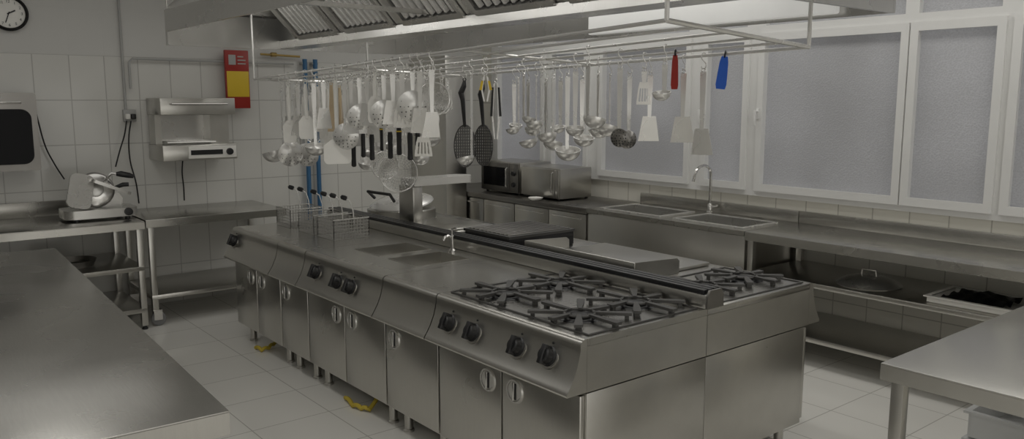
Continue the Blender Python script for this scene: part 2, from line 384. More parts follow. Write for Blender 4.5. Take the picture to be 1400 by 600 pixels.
t = unit2('chargrill', 'dark ribbed chargrill standing between griddle and braising pan', 3.68, 4.38)
MB().box(3.03, 3.56, 3.78, 4.24, .851, .935, .006).build('grill_box', BLACK, t)
MB().holed('z', 3.025, 3.565, 3.775, 4.245, .935, .952, [(3.045, 3.545, 3.795, 4.225)]).build('grate_frame', IRON, t)
m = MB()
for k in range(10): m.box(3.045, 3.545, 3.808+k*.042, 3.822+k*.042, .9355, .958, .002)
m.build('grate_bars', STEELD, t)
t = unit2('braising_pan', 'steel braising pan with raised lid behind the fryers', 4.38, 5.25)
MB().box(3.06, 3.50, 4.50, 5.15, .851, .885, .01).build('pan', STEEL, t)
MB().box(3.08, 3.48, 4.52, 4.76, .885, .90, .006).build('lid', STEEL, t)
MB().box(3.02, 3.10, 4.84, 5.03, .885, 1.17, .008).build('lift_column', STEEL, t)
pl = MB(); n = 10
poly = [(3.02, 4.82), (3.02, 5.0)] + [(3.46+.09*math.sin(PI*k/n), 4.91+.09*math.cos(PI*k/n)) for k in range(n+1)]
pl.prism(poly, 'z', 1.172, 1.222); pl.build('arm_plate', UTEN, t)
t = unit2('boiling_kettle', 'steel boiling kettle with tilted lid at the far end', 5.25, 5.874)
MB().lathe([(0, .851), (.27, .851), (.27, .92), (.255, .93), (0, .93)], (3.36, 5.56, 0), (0, 0, 1), 32).build('kettle_rim', STEEL, t)
m = MB(); m.lathe([(0, .05), (.1, .045), (.2, .025), (.25, 0), (.255, -.01), (0, -.01)], (3.36, 5.56, .97), (-.18, -.05, 1), 32); m.build('lid', UTEN, t)
m = MB(); m.tube([(3.20, 5.40, 1.0), (3.14, 5.36, 1.06), (3.12, 5.66, 1.06), (3.20, 5.70, 1.0)], .012); m.build('lid_handle', BLACK, t)

# gas hoses
for pts, lab in (([(344, 476), (352, 480), (362, 477), (368, 472)], 'yellow gas hose under the far fryer'), ([(466, 545), (476, 556), (488, 560), (498, 562)], 'yellow gas hose under the unit with sunken wells')):
    P = [at_z(a, b, .015) for a, b in pts]
    for q in P: q.x += .03; q.z = .0145
    Q = []
    for i in range(len(P)-1):
        for k in range(5): Q.append(P[i].lerp(P[i+1], k/5)+Vector((0, 0, .012*math.sin(k*PI/5))))
    e = P[-1]
    MB().tube(Q+[e, e+Vector((.06, .03, .03)), e+Vector((.10, .05, .09))], .013, 8).top('gas_hose', HOSE, lab, 'gas hose')

# ------------------------------------------------------------------ hood
t = thing('extractor_hood', 'large steel extractor hood over the cooking island', 'extractor hood', (2.75, 4.0, 2.15))
X0, X1, Y0, Y1 = 1.81, 3.70, 1.85, 6.15
MB().box(X0, X0+.02, Y0, Y1, 2.245, 2.38).build('front_rim', STEELH, t)
MB().box(X1-.02, X1, Y0, Y1, 2.15, 2.38).build('back_rim', STEELH, t)
MB().box(X0+.021, X1-.021, Y1-.02, Y1, 2.15, 2.38).build('end_rim', STEELH, t)
MB().box(X0+.021, X1-.021, Y0, Y0+.02, 2.15, 2.38).build('end_rim', STEELH, t)
MB().box(X0, X0+.02, Y1-.05, Y1, 2.15, 2.244).build('corner_bracket', STEELH, t)
def slab(m, P, d):
    A = [m.bm.verts.new(p) for p in P]; B = [m.bm.verts.new(Vector(p)+Vector(d)) for p in P]; n = len(P)
    m.bm.faces.new(A); m.bm.faces.new(B)
    for i in range(n): m.bm.faces.new((A[i], A[(i+1) % n], B[(i+1) % n], B[i]))
ZR = 2.72; I = .28
m = MB()
slab(m, [(X0, Y0, 2.38), (X0, Y1, 2.38), (X0+I, Y1-I, ZR), (X0+I, Y0+I, ZR)], (-.002, 0, .012))
slab(m, [(X1, Y0, 2.38), (X1, Y1, 2.38), (X1-I, Y1-I, ZR), (X1-I, Y0+I, ZR)], (.002, 0, .012))
slab(m, [(X0, Y1, 2.38), (X1, Y1, 2.38), (X1-I, Y1-I, ZR), (X0+I, Y1-I, ZR)], (0, .002, .012))
slab(m, [(X0, Y0, 2.38), (X1, Y0, 2.38), (X1-I, Y0+I, ZR), (X0+I, Y0+I, ZR)], (0, -.002, .012))
slab(m, [(X0+I, Y0+I, ZR), (X1-I, Y0+I, ZR), (X1-I, Y1-I, ZR), (X0+I, Y1-I, ZR)], (0, 0, .012))
m.build('canopy', STEELH, t)
m = MB(); m.box(2.65, 2.83, Y0+.02, Y1-.02, 2.16, 2.17); m.box(2.65, 2.66, Y0+.02, Y1-.02, 2.17, 2.215); m.box(2.82, 2.83, Y0+.02, Y1-.02, 2.17, 2.215); m.build('gutter', STEELH, t)
for side in (-1, 1):
    bx = 2.74+side*.085; v = Vector((side*.42, 0, .44)).normalized(); w = Vector((side*.44, 0, -.42)).normalized()
    for k, fy in enumerate((5.15, 4.42, 3.69, 2.96, 2.23)):
        M = Matrix(((0, v.x, w.x, bx), (1, 0, 0, fy), (0, v.z, w.z, 2.215), (0, 0, 0, 1)))
        fr = MB()
        for q in ((0, .62, 0, .035), (0, .62, .50, .54), (0, .03, .035, .50), (.59, .62, .035, .50)): fr.box(q[0], q[1], q[2], q[3], -.02, .016, 0, M)
        f = fr.build('filter', STEELH, t)
        MB().box(.03, .59, .035, .5, -.02, -.016, 0, M).build('filter_back', BLACK, f)
        bf = MB()
        for j in range(8): bf.prism([(.048+j*.069, -.012), (.053+j*.069, .01), (.074+j*.069, .01), (.079+j*.069, -.012)], 'y', .045, .49, M)
        bf.build('baffles', UTEN, f)
    for fy in (5.78, 5.05, 4.32, 3.59, 2.86):
        M = Matrix(((0, v.x, w.x, bx), (1, 0, 0, fy-.005), (0, v.z, w.z, 2.215), (0, 0, 0, 1)))
        pp = MB(); pp.box(0, .095, 0, .54, -.018, -.006, 0, M); pp.build('spacer_plate', STEELH, t)
MB().box(X0+.021, 2.649, 3.98, 4.02, 2.245, 2.268).build('cross_bar', STEELH, t)
MB().box(X0+.021, 2.649, 2.4, 2.44, 2.245, 2.268).build('cross_bar', STEELH, t)
MB().box(3.63, 3.675, 2.1, 3.75, 2.165, 2.42, .01).build('glow_panel', GLOW, t)  # added glowing panel, stands in for the brightly lit inner hood face
for hx in (X0+.01, X1-.01):
    for hy in (Y0+.1, Y1-.03): MB().cyl((hx, hy, 2.37), (hx, hy, CE), .006).build('hanger_rod', STEEL, t)
MB().box(2.4, 3.1, 3.6, 4.4, ZR+.012, CE).build('duct', STEELH, t)

# ------------------------------------------------------------------ hanging rack
RX0, RX1, RY0, RY1 = 2.33, 3.26, 2.0, 5.87
def rz(X, Y):
    u = (X-RX0)/(RX1-RX0); v = (Y-RY0)/(RY1-RY0)
    return (2.047+(1.99-2.047)*u)*(1-v)+(1.917+(1.90-1.917)*u)*v
rack = thing('utensil_rack', 'long steel rail rack hung under the extractor hood', 'utensil rack', (2.8, 4, 1.9))
RODS = [RX0+(RX1-RX0)*k/5 for k in range(6)]
for X in RODS: MB().cyl((X, RY0, rz(X, RY0)), (X, RY1, rz(X, RY1)), .008 if X in (RODS[0], RODS[-1]) else .006, 8).build('rail', UTEN, rack)
for Y in (RY0, RY1, 3.3, 4.6):
    MB().cyl((RX0, Y, rz(RX0, Y)+.0), (RX1, Y, rz(RX1, Y)), .010 if Y in (RY0, RY1) else .007, 8).build('cross_rail', UTEN, rack)
for X in (RX0, RX1):
    for Y in (RY0, RY1): MB().cyl((X, Y, rz(X, Y)), (X, Y, 2.62 if Y == RY0 else 2.60), .009, 8).build('hanger', UTEN, rack)

HK = .0605
hookproto = None
def hook_at(X, Y):
    global hookproto
    if hookproto is None:
        m = MB(); P = [(.0125*math.cos(a), 0, .0125*math.sin(a)) for a in [math.radians(d) for d in range(-20, 181, 25)]]
        P += [(-.011, 0, -.015), (.011, 0, -.037)]
        P += [(.0125*math.cos(a), 0, -.05+.0125*math.sin(a)) for a in [math.radians(d) for d in range(0, -190, -25)]]
        m.tube(P, .0026, 6)
        hookproto = m.build('s_hook', UTEN, None, (0, 0, 0)); o = hookproto
    else:
        o = hookproto.copy(); C.objects.link(o)
    o.location = (X, Y, rz(X, Y)); o.rotation_euler = (0, 0, random.uniform(-.5, .5))
    tag(o, 'small steel hook hanging over the utensil rack rails', 'hook', 'hooks on the utensil rack')
ORD = ['first', 'second', 'third', 'fourth', 'fifth', 'sixth', 'seventh', 'eighth', 'ninth', 'tenth', 'eleventh', 'twelfth', 'thirteenth', 'fourteenth', 'fifteenth', 'sixteenth', 'seventeenth', 'eighteenth', 'nineteenth', 'twentieth']
ORD += ['twenty-'+x for x in ORD[:9]] + ['thirtieth'] + ['thirty-'+x for x in ORD[:9]] + ['fortieth'] + ['forty-'+x for x in ORD[:9]]
def handle(m, z1, w0=.014, w1=.009, z0=0):
    m.ring((0, 0, z0-.010), .009, .0028, (1, 0, 0), 12, 6)
    m.prism([(-w0, z0-.018), (w0, z0-.018), (w1, z1), (-w1, z1)], 'x', -.002, .002)
def shell(r, d, th=.0025, n=7):
    out = [(r*math.sin(PI/2*k/n), -d*math.cos(PI/2*k/n)) for k in range(n+1)]
    inn = [(max(0, (r-th)*math.sin(PI/2*k/n)), -(d-th)*math.cos(PI/2*k/n)) for k in range(n, -1, -1)]
    return out+inn
def ladle(t, L, r):
    r *= 1.2
    m = MB(); handle(m, -(L-r*.9)); m.build('handle', UTEN, t)
    m = MB(); m.lathe(shell(r, r*.9), (r*.85, 0, -(L-r*.9)), (.25, 0, 1), 20); m.build('bowl', UTEN, t)
def skimmer(t, L, r, mat=None):
    m = MB(); handle(m, -(L-2*r)); m.build('handle', UTEN, t)
    m = MB(); m.lathe([(0, -.022), (r*.6, -.016), (r, .004), (r, .007), (r*.6, -.013), (0, -.019)], (.004, 0, -(L-r)), (1, 0, .15), 24); d = m.build('disc', mat or STEELD, t)
    m = MB()
    for rr, nn in ((.3, 6), (.55, 10), (.78, 14)):
        for k in range(nn):
            a = 2*PI*k/nn; m.lathe([(0, .0), (.0035, .0), (.0035, .0015), (0, .0015)], (-.017+.02*rr*rr, r*rr*math.cos(a), -(L-r)+r*rr*math.sin(a)), (-1, 0, .15), 6)
    m.build('perforations', BLACK, d)
def turner(t, L, w=.09, bh=.12, slots=0):
    m = MB(); handle(m, -(L-bh+.005), .015, .009); m.build('handle', UTEN, t)
    m = MB(); holes = []
    if slots:
        for k in range(slots):
            c = -w/2+w*(k+1)/(slots+1); holes.append((c-.004, c+.004, -(L-.015), -(L-bh+.03)))
    m.holed('x', -w/2, w/2, -L, -(L-bh), -.0015, .0015, holes)
    for v in m.bm.verts:
        q = (v.co.z+L)/bh; v.co.y *= 1-.38*q*q; v.co.x += .02*(1-q)
    m.build('blade', UTEN, t)
def sieve(t, L, r):
    m = MB(); handle(m, -(L-2*r+.004), .011, .008); m.ring((0, 0, -(L-r)), r, .005, (1, 0, 0), 28); m.build('handle', UTEN, t)
    n = 9; prof = [(r*math.sin(PI/2*k/n), r*.55*math.cos(PI/2*k/n)) for k in range(n+1)]
    m = MB(); m.lathe(prof, (0, 0, -(L-r)), (1, 0, 0), 30, wire=.004); m.build('mesh_bowl', UTEN, t)
def palette(t, L, band=True):
    hl = min(.16, L*.36)
    m = MB(); m.ring((0, 0, -.010), .009, .0028, (1, 0, 0), 12, 6); m.prism([(-.010, -.018), (.010, -.018), (.027, -.05), (.028, -(L-hl)), (-.028, -(L-hl)), (-.027, -.05)], 'x', -.001, .001); m.build('blade', UTEN, t)
    m = MB(); m.tube([(0, 0, -(L-hl)), (0, 0, -(L-hl*.85)), (0, 0, -(L-hl*.4)), (0, 0, -(L-.008)), (0, 0, -L)], [.013, .016, .0145, .0165, .010], 10); g = m.build('grip', BLACK, t)
    if band: MB().lathe([(.0170, 0), (.0170, .007), (.013, .007), (.013, 0)], (0, 0, -(L-hl*.85)), (0, 0, 1), 10).build('band', YEL, g)
def spatula(t, L, w, bh, hm, bm_):
    m = MB(); m.ring((0, 0, -.010), .009, .003, (1, 0, 0), 12, 6); m.tube([(0, 0, -.018), (0, 0, -.06), (0, 0, -(L-bh+.02))], [.010, .015, .012], 8); m.build('handle', hm, t)
    n = 6
    poly = [(-w*.22, -(L-bh)), (-w/2, -(L-bh*.75))] + [(-w/2+w*.15*(1-math.cos(PI/2*k/n)), -(L-.03)-.03*math.sin(PI/2*k/n)) for k in range(n+1)]
    poly += [(-p[0], p[1]) for p in reversed(poly)]
    m = MB().prism(poly, 'x', -.005, .005); m.build('blade', bm_, t)
def brush(t, L):
    m = MB(); m.ring((0, 0, -.010), .009, .003, (1, 0, 0), 12, 6); m.prism([(-.010, -.018), (.010, -.018), (.014, -.1), (.024, -(L-.09)), (.032, -(L-.05)), (-.032, -(L-.05)), (-.024, -(L-.09)), (-.014, -.1)], 'x', -.006, .006); m.build('handle', WOOD, t)
    m = MB()
    for k in range(12):
        y = -.028+.056*k/11; m.prism([(y-.0022, -(L-.05)), (y+.0022, -(L-.05)), (y*1.1+.001, -L), (y*1.1-.001, -L)], 'x', -.005, .005)
    m.build('bristles', WPLAST, t)
def whisk(t, L):
    m = MB(); m.ring((0, 0, -.010), .009, .003, (1, 0, 0), 12, 6); m.tube([(0, 0, -.018), (0, 0, -.14)], .011, 8); m.build('handle', UTEN, t)
    m = MB()
    for k in range(5):
        a = PI*k/5; P = []
        for j in range(17):
            q = PI*j/16; rr = .04*math.cos(q); zz = -.14-(L-.14)*math.sin(q)**.8 if 0 < j < 16 else -.14
            P.append((rr*math.cos(a)*(.3 if j in (0, 16) else 1), rr*math.sin(a)*(.3 if j in (0, 16) else 1), zz))
        m.tube(P, .0018, 5)
    m.build('wires', UTEN, t)
def nylon(t, L, w=.055):
    hh = .125
    m = MB(); m.ring((0, 0, -.010), .009, .003, (1, 0, 0), 12, 6); m.tube([(0, 0, -.018), (0, .004, -.05), (.012, .02, -.09), (0, .012, -.13), (0, 0, -(L-2*hh+.01))], [.009, .016, .018, .014, .009], 8); m.build('handle', BLACK, t)
    zc = -(L-hh)
    m = MB(); m.ring((0, 0, zc), hh, .006, (1, 0, 0), 28, 6)
    for v in m.bm.verts: v.co.y *= w/hh
    for k in range(-4, 5):
        y = k*w/5; hz = hh*math.sqrt(max(0, 1-(y/w)**2)); m.box(-.004, .004, y-.0040, y+.0040, zc-hz, zc+hz)
    for k in range(-6, 7):
        z = k*hh/7; wy = w*math.sqrt(max(0, 1-(z/hh)**2)); m.box(-.002, .002, -wy, wy, zc+z-.0030, zc+z+.0030)
    m.build('ribbed_head', IRON, t)
def tongs(t, L, hm):
    m = MB(); m.ring((0, 0, -.010), .009, .003, (1, 0, 0), 12, 6)
    for s in (-1, 1): m.prism([(s*.002, -.018), (s*.014, -.03), (s*.026, -L*.6), (s*.012, -L), (s*.004, -L), (s*.016, -L*.6), (s*.006, -.04)], 'x', -.007, .007)
    m.build('arms', UTEN, t)
    m = MB()
    for s in (-1, 1): m.prism([(s*.012, -.05), (s*.024, -.05), (s*.035, -L*.62), (s*.020, -L*.62)], 'x', -.011, .011)
    m.build('grips', hm, t)
def opener(t, L, mat):
    poly = [(-.014, -.022), (.014, -.022), (.020, -.05), (.023, -L*.6), (.025, -(L-.02)), (.020, -L), (-.020, -L), (-.025, -(L-.02)), (-.023, -L*.6), (-.020, -.05)]
    if mat is RED: poly = [(y*.68, z) for y, z in poly]
    m = MB(); m.prism(poly, 'x', -.009, .009); m.build('body', mat, t)
    MB().ring((0, 0, -.012), .016, .004, (0, 1, 0), 16).build('loop', BLACK, t)
KIND = {
 'ladle': ('ladle', 'ladles', lambda t, L, p: ladle(t, L, p)),
 'skimmer': ('skimmer', 'dark skimmers', lambda t, L, p: skimmer(t, L, p)),
 'skimming_spoon': ('skimmer', 'bright skimming spoons', lambda t, L, p: skimmer(t, L, p, UTEN)),
 'slotted_turner': ('turner', 'slotted turners', lambda t, L, p: turner(t, L, p, .11, 4)),
 'turner': ('turner', 'solid turners', lambda t, L, p: turner(t, L, p, .13, 0)),
 'sieve': ('sieve', 'sieves', lambda t, L, p: sieve(t, L, p)),
 'palette_knife': ('palette knife', 'palette knives', lambda t, L, p: palette(t, L, p > .5)),
 'spatula': ('spatula', 'white spatulas', lambda t, L, p: spatula(t, L, p, .15, WPLAST, WPLAST)),
 'wooden_spatula': ('spatula', 'wooden spatulas', lambda t, L, p: spatula(t, L, p, .12, WOOD, WOOD)),
 'pastry_brush': ('brush', 'pastry brushes', lambda t, L, p: brush(t, L)),
 'whisk': ('whisk', 'whisks', lambda t, L, p: whisk(t, L)),
 'ribbed_server': ('serving spoon', 'ribbed servers', lambda t, L, p: nylon(t, L, p)),
 'tongs': ('tongs', 'tongs', lambda t, L, p: tongs(t, L, YEL if p > .5 else BLACK)),
}
DESC = {'ladle': 'long steel ladle with round bowl', 'skimmer': 'dark perforated round skimmer', 'skimming_spoon': 'bright steel round skimming spoon', 'slotted_turner': 'steel turner with slotted blade', 'turner': 'steel turner with solid blade',
 'sieve': 'round wire mesh sieve', 'palette_knife': 'steel palette knife with black grip', 'spatula': 'white plastic spatula', 'wooden_spatula': 'pale wooden spatula', 'pastry_brush': 'wooden pastry brush with white bristles',
 'whisk': 'steel balloon whisk', 'ribbed_server': 'black ribbed oval server', 'tongs': 'steel tongs'}
R6, R5, R4, R3, R2, R1 = RODS[5], RODS[4], RODS[3], RODS[2], RODS[1], RODS[0]
U = [
 # window side
 (703, 178, 'ladle', .034, R6), (709, 184, 'ladle', .036, R5), (716, 170, 'ladle', .034, R4), (722, 186, 'ladle', .042, R6), (733, 203, 'ladle', .046, R5), (740, 178, 'ladle', .04, R4), (746, 206, 'ladle', .052, R6), (756, 196, 'ladle', .047, R5),
 (766, 182, 'ladle', .036, R6), (775, 219, 'ladle', .058, R5), (786, 186, 'ladle', .04, R4), (795, 200, 'ladle', .05, R6), (803, 176, 'ladle', .046, R3), (817, 187, 'ladle', .056, R5), (833, 189, 'ladle', .055, R6), (846, 202, 'skimmer', .046, R4), (859, 204, 'skimmer', .050, R6),
 (880, 143, 'slotted_turner', .07, R5), (887, 193, 'turner', .11, R6), (908, 138, 'ladle', .036, R4), (932, 195, 'turner', .12, R6), (958, 212, 'turner', .11, R6),
 # middle
 (636, 228, 'ribbed_server', .066, R4), (661, 226, 'ribbed_server', .060, R5), (645, 226, 'ladle', .042, R3), (678, 190, 'tongs', 0, R5), (664, 120, 'tongs', 1, R3),
 # far side
 (388, 222, 'ladle', .075, R2), (399, 228, 'skimming_spoon', .095, R2), (420, 228, 'skimming_spoon', .09, R3), (412, 215, 'ladle', .07, R4), (408, 200, 'whisk', 0, R3), (429, 195, 'sieve', .06, R4), (436, 180, 'spatula', .06, R2), (443, 190, 'spatula', .065, R3), (450, 210, 'spatula', .07, R3), (462, 224, 'spatula', .17, R1),
 (455, 190, 'pastry_brush', 0, R2), (466, 192, 'wooden_spatula', .06, R3), (473, 185, 'pastry_brush', 0, R4), (478, 212, 'spatula', .09, R4), (484, 228, 'palette_knife', 0, R2), (491, 200, 'turner', .10, R3), (497, 215, 'palette_knife', 0, R3), (502, 188, 'slotted_turner', .10, R4), (509, 219, 'palette_knife', 0, R2), (514, 195, 'turner', .11, R4), (518, 170, 'spatula', .08, R5), (523, 206, 'palette_knife', 1, R3),
 (527, 185, 'whisk', 0, R4), (534, 217, 'palette_knife', 0, R2), (540, 190, 'turner', .11, R4), (546, 212, 'palette_knife', 1, R2), (553, 198, 'slotted_turner', .11, R4), (561, 219, 'palette_knife', 0, R2), (527, 245, 'sieve', .09, R3), (545, 262, 'sieve', .12, R3), (567, 190, 'ladle', .065, R4), (579, 214, 'slotted_turner', .10, R2), (571, 200, 'palette_knife', 0, R3), (584, 180, 'skimming_spoon', .075, R3), (593, 158, 'sieve', .09, R2), (604, 155, 'sieve', .065, R4), (533, 168, 'spatula', .09, R5), (558, 172, 'turner', .10, R5), (490, 172, 'spatula', .09, R5), (576, 175, 'spatula', .08, R5), (404, 175, 'slotted_turner', .09, R5), (425, 172, 'turner', .10, R5), (470, 165, 'turner', .10, R5), (504, 160, 'spatula', .09, R6), (547, 160, 'spatula', .09, R6), (436, 165, 'spatula', .09, R5), (565, 158, 'turner', .09, R6), (395, 180, 'turner', .09, R4), (415, 165, 'spatula', .08, R6), (482, 190, 'ladle', .06, R3), (515, 215, 'ladle', .06, R5), (541, 205, 'ladle', .06, R5), (588, 200, 'ladle', .055, R4), (612, 150, 'turner', .09, R5),
 (481, 183, 'turner', .11, R1), (493, 178, 'skimming_spoon', .075, R1), (503, 172, 'turner', .11, R1), (514, 168, 'spatula', .09, R1), (526, 176, 'skimming_spoon', .08, R1), (538, 170, 'turner', .12, R1), (551, 174, 'slotted_turner', .11, R1), (565, 168, 'skimming_spoon', .085, R1), (575, 182, 'turner', .11, R1), (432, 212, 'ladle', .06, R1), (444, 176, 'turner', .10, R1), (409, 185, 'turner', .10, R1), (499, 232, 'ladle', .06, R6), (471, 218, 'ladle', .06, R5), (584, 226, 'ladle', .05, R5), (397, 195, 'spatula', .09, R1), (420, 190, 'spatula', .10, R1), (473, 205, 'skimming_spoon', .08, R1), (509, 190, 'skimming_spoon', .07, R6), (556, 185, 'spatula', .09, R6), (591, 188, 'turner', .10, R1), (535, 182, 'spatula', .09, R6), (487, 185, 'spatula', .09, R6),
]
FACE = ('sieve', 'turner', 'spatula', 'slotted_turner', 'ribbed_server', 'skimmer', 'skimming_spoon', 'palette_knife', 'pastry_brush', 'wooden_spatula')
cnt = {}
for k, (px, by, kd, p, X) in enumerate(sorted(U, key=lambda u: u[0])):
    cat, noun, fn = KIND[kd]
    i = cnt.get(kd, 0); cnt[kd] = i+1
    Pb = at_x(px, by, X); Y = Pb.y; zt = rz(X, Y)-HK; L = max(.16, zt-Pb.z)
    lab = DESC[kd]
    if kd == 'tongs': lab += ' with yellow grip on the rack' if p > .5 else ' with black grip on the rack'
    else: lab += ', ' + ORD[i] + ' from left of the ' + noun
    t = thing(kd, lab, cat, (0, 0, 0), noun + ' on the utensil rack')
    fn(t, L, p)
    base = math.atan2(Y, X)
    rot = base + random.uniform(-.4, .4) if kd in FACE else base + random.choice((-1.2, -.8, .9, 1.3, 2.6, 3.3)) + random.uniform(-.2, .2)
    if kd == 'tongs': rot = base
    t.location = (X, Y, zt); t.rotation_euler = (0, 0, rot)
    hook_at(X, Y)
for px, by, mat, lab, X in ((922, 122, RED, 'red plastic opener hanging between the steel turners', R5), (990, 122, BLUEP, 'bright blue plastic opener hanging at the near end of the rack', R6)):
    Pb = at_x(px, by, X); zt = rz(X, Pb.y)+.010
    t = thing('opener', lab, 'opener', (0, 0, 0), 'openers on the utensil rack'); opener(t, max(.17, zt-Pb.z), mat)
    t.location = (X, Pb.y, zt); t.rotation_euler = (.10 if mat == BLUEP else 0, 0, .6)

# ------------------------------------------------------------------ tables
def table(name, label, x0, x1, y0, y1, z, shelves, legs, mat=STEELT, upstand=None, casters=False, group=None, apron=.06):
    t = thing(name, label, 'table', ((x0+x1)/2, (y0+y1)/2, 0), group)
    m = MB(); m.box(x0, x1, y0, y1, z-.006, z, .002); m.box(x0, x1, y0, y0+.012, z-apron, z-.006); m.box(x0, x1, y1-.012, y1, z-apron, z-.006)
    m.box(x0, x0+.012, y0+.012, y1-.012, z-apron, z-.006); m.box(x1-.012, x1, y0+.012, y1-.012, z-apron, z-.006); m.box(x0+.012, x1-.012, y0+.012, y1-.012, z-.05, z-.006); m.build('tabletop', mat, t)
    for lx, ly in legs:
        zf = .13 if casters else .03
        l = MB(); l.box(lx-.022, lx+.022, ly-.022, ly+.022, zf, z-.05, .0015); lo = l.build('leg', STEEL, t)
        if casters:
            MB().lathe([(0, -.016), (.05, -.016), (.056, -.009), (.056, .009), (.05, .016), (0, .016)], (lx+.02, ly, .057), (0, 1, 0), 20).build('caster', RUB, lo)
            f = MB(); f.box(lx-.018, lx+.045, ly-.026, ly-.020, .05, .125); f.box(lx-.018, lx+.045, ly+.020, ly+.026, .05, .125); f.box(lx-.022, lx+.045, ly-.026, ly+.026, .124, .132); f.build('caster_fork', CHROME, lo)
        else:
            MB().lathe([(0, 0), (.022, 0), (.024, .008), (.016, .016), (.016, .032), (0, .032)], (lx, ly, 0), (0, 0, 1), 14).build('foot', BLACK, lo)
    for zs in shelves: MB().box(x0+.015, x1-.015, y0+.015, y1-.02, zs-.035, zs, .004).build('shelf', STEEL, t)
    if upstand == 'y': MB().box(x0, x1, y1-.02, y1, z, z+.12, .004).build('upstand', mat, t)
    if upstand == 'x': MB().box(x1-.02, x1, y0, y1, z, z+.09, .004).build('upstand', mat, t)
    return t
table('work_table', 'long steel table under the slicer along the tiled wall', -1.2, 1.70, 6.58, 7.39, .85, [.50, .17], [(-1.16, 6.62), (-1.16, 7.34), (1.665, 6.62), (1.665, 7.34), (.3, 6.62), (.3, 7.34)], upstand='y')
table('work_table', 'small steel table on casters below the salamander grill', 1.72, 2.86, 6.62, 7.39, .85, [.25], [(1.76, 6.66), (1.76, 7.34), (2.82, 6.66), (2.82, 7.34)], casters=True)
tl = table('work_table', 'large empty steel table at the left front', -1.6, .875, 2.385, 5.775, .85, [.2], [(-1.55, 2.45), (.76, 2.47), (-1.55, 5.70), (.76, 5.70), (.76, 4.0)], mat=STEELL, apron=.075)
tl.rotation_euler.z = math.radians(-2.3)
table('work_table', 'steel table at the right front corner of view', 2.75, 4.25, .55, 1.345, .85, [.30], [(2.80, .60), (2.80, 1.295), (4.2, .6), (4.2, 1.295)])
table('work_bench', 'long steel bench with two open shelves under the windows', 4.85, 5.545, .6, 3.40, .85, [.57, .20], [(4.885, .64), (5.5, .64), (4.885, 3.36), (5.5, 3.36), (4.885, 1.45)], upstand='x')

# sink unit
t = thing('sink_unit', 'steel sink unit with two basins below the window', 'sink', (5.2, 4.2, 0))
H1 = (4.96, 5.37, 4.28, 4.92); H2 = (4.96, 5.37, 3.50, 4.12)
MB().holed('z', 4.85, 5.545, 3.405, 5.0, .815, .85, [H1, H2]).build('worktop', STEELT, t)
for h in (H1, H2):
    m = MB(); well(m, h[0]+.004, h[1]-.004, h[2]+.004, h[3]-.004, .85, .12); ba = m.build('basin', STEELH, t)
    MB().holed('z', h[0]-.015, h[1]+.015, h[2]-.015, h[3]+.015, .8505, .858, [(h[0]+.006, h[1]-.006, h[2]+.006, h[3]-.006)]).build('basin_rim', UTEN, ba)
MB().box(4.87, 4.89, 3.41, 4.995, .12, .81, .003).build('front_panel', STEEL, t)
MB().box(5.525, 5.545, 3.405, 5.0, .85, .94, .004).build('upstand', STEELT, t)
for yy in (3.41, 4.98): MB().box(4.89, 5.54, yy, yy+.015, .12, .81).build('side_panel', STEEL, t)
for lx in (4.92, 5.48):
    for ly in (3.48, 4.93): MB().cyl((lx, ly, 0), (lx, ly, .125), .022).build('leg', STEEL, t)
t = thing('sink_tap', 'tall chrome swan neck tap between the two basins', 'tap', (5.44, 4.16, .85))
m = MB(); b0 = Vector((5.44, 4.16, .85)); P = [b0+Vector((0, 0, .05)), b0+Vector((0, 0, .30))]+[b0+Vector((-.10+.10*math.cos(a), 0, .32+.075*math.sin(a))) for a in [PI*k/10 for k in range(0, 10)]]+[b0+Vector((-.21, .01, .27))]
m.tube(P, .012, 10); m.build('spout', CHROME, t)
m = MB(); m.lathe([(0, 0), (.03, 0), (.03, .012), (.02, .02), (.02, .07), (.013, .08)], b0); m.build('base', CHROME, t)
m = MB(); m.cyl(b0+Vector((0, -.02, .055)), b0+Vector((0, -.075, .07)), .008); m.build('lever', CHROME, t)

# corner cabinets
t = thing('base_cabinet', 'steel base cabinet with four doors in the far corner', 'cabinet', (5.2, 6.1, 0))
MB().box(4.89, 5.54, 5.01, 6.98, .10, .80).build('body', STEELD, t)
for k in range(4):
    a = 5.02+k*.49; d = MB().box(4.868, 4.89, a+.004, a+.482, .12, .79, .004).build('door', STEEL, t)
    MB().box(4.852, 4.868, a+.05, a+.43, .745, .757, .003).build('handle', CHROME, d)
MB().box(4.93, 5.5, 5.03, 6.96, 0, .10).build('plinth', BLACK, t)
MB().box(4.85, 5.545, 5.003, 7.395, .802, .85, .003).top('worktop', STEELD, 'steel worktop, dark reflection in its colour, under the two microwaves', 'worktop')  # dark reflection is put into the steel colour of this top
MB().box(4.60, 4.845, 6.74, 7.398, 0, 2.2, .004).top('pillar', STEEL, 'tall narrow steel clad pillar in the far corner', 'pillar')

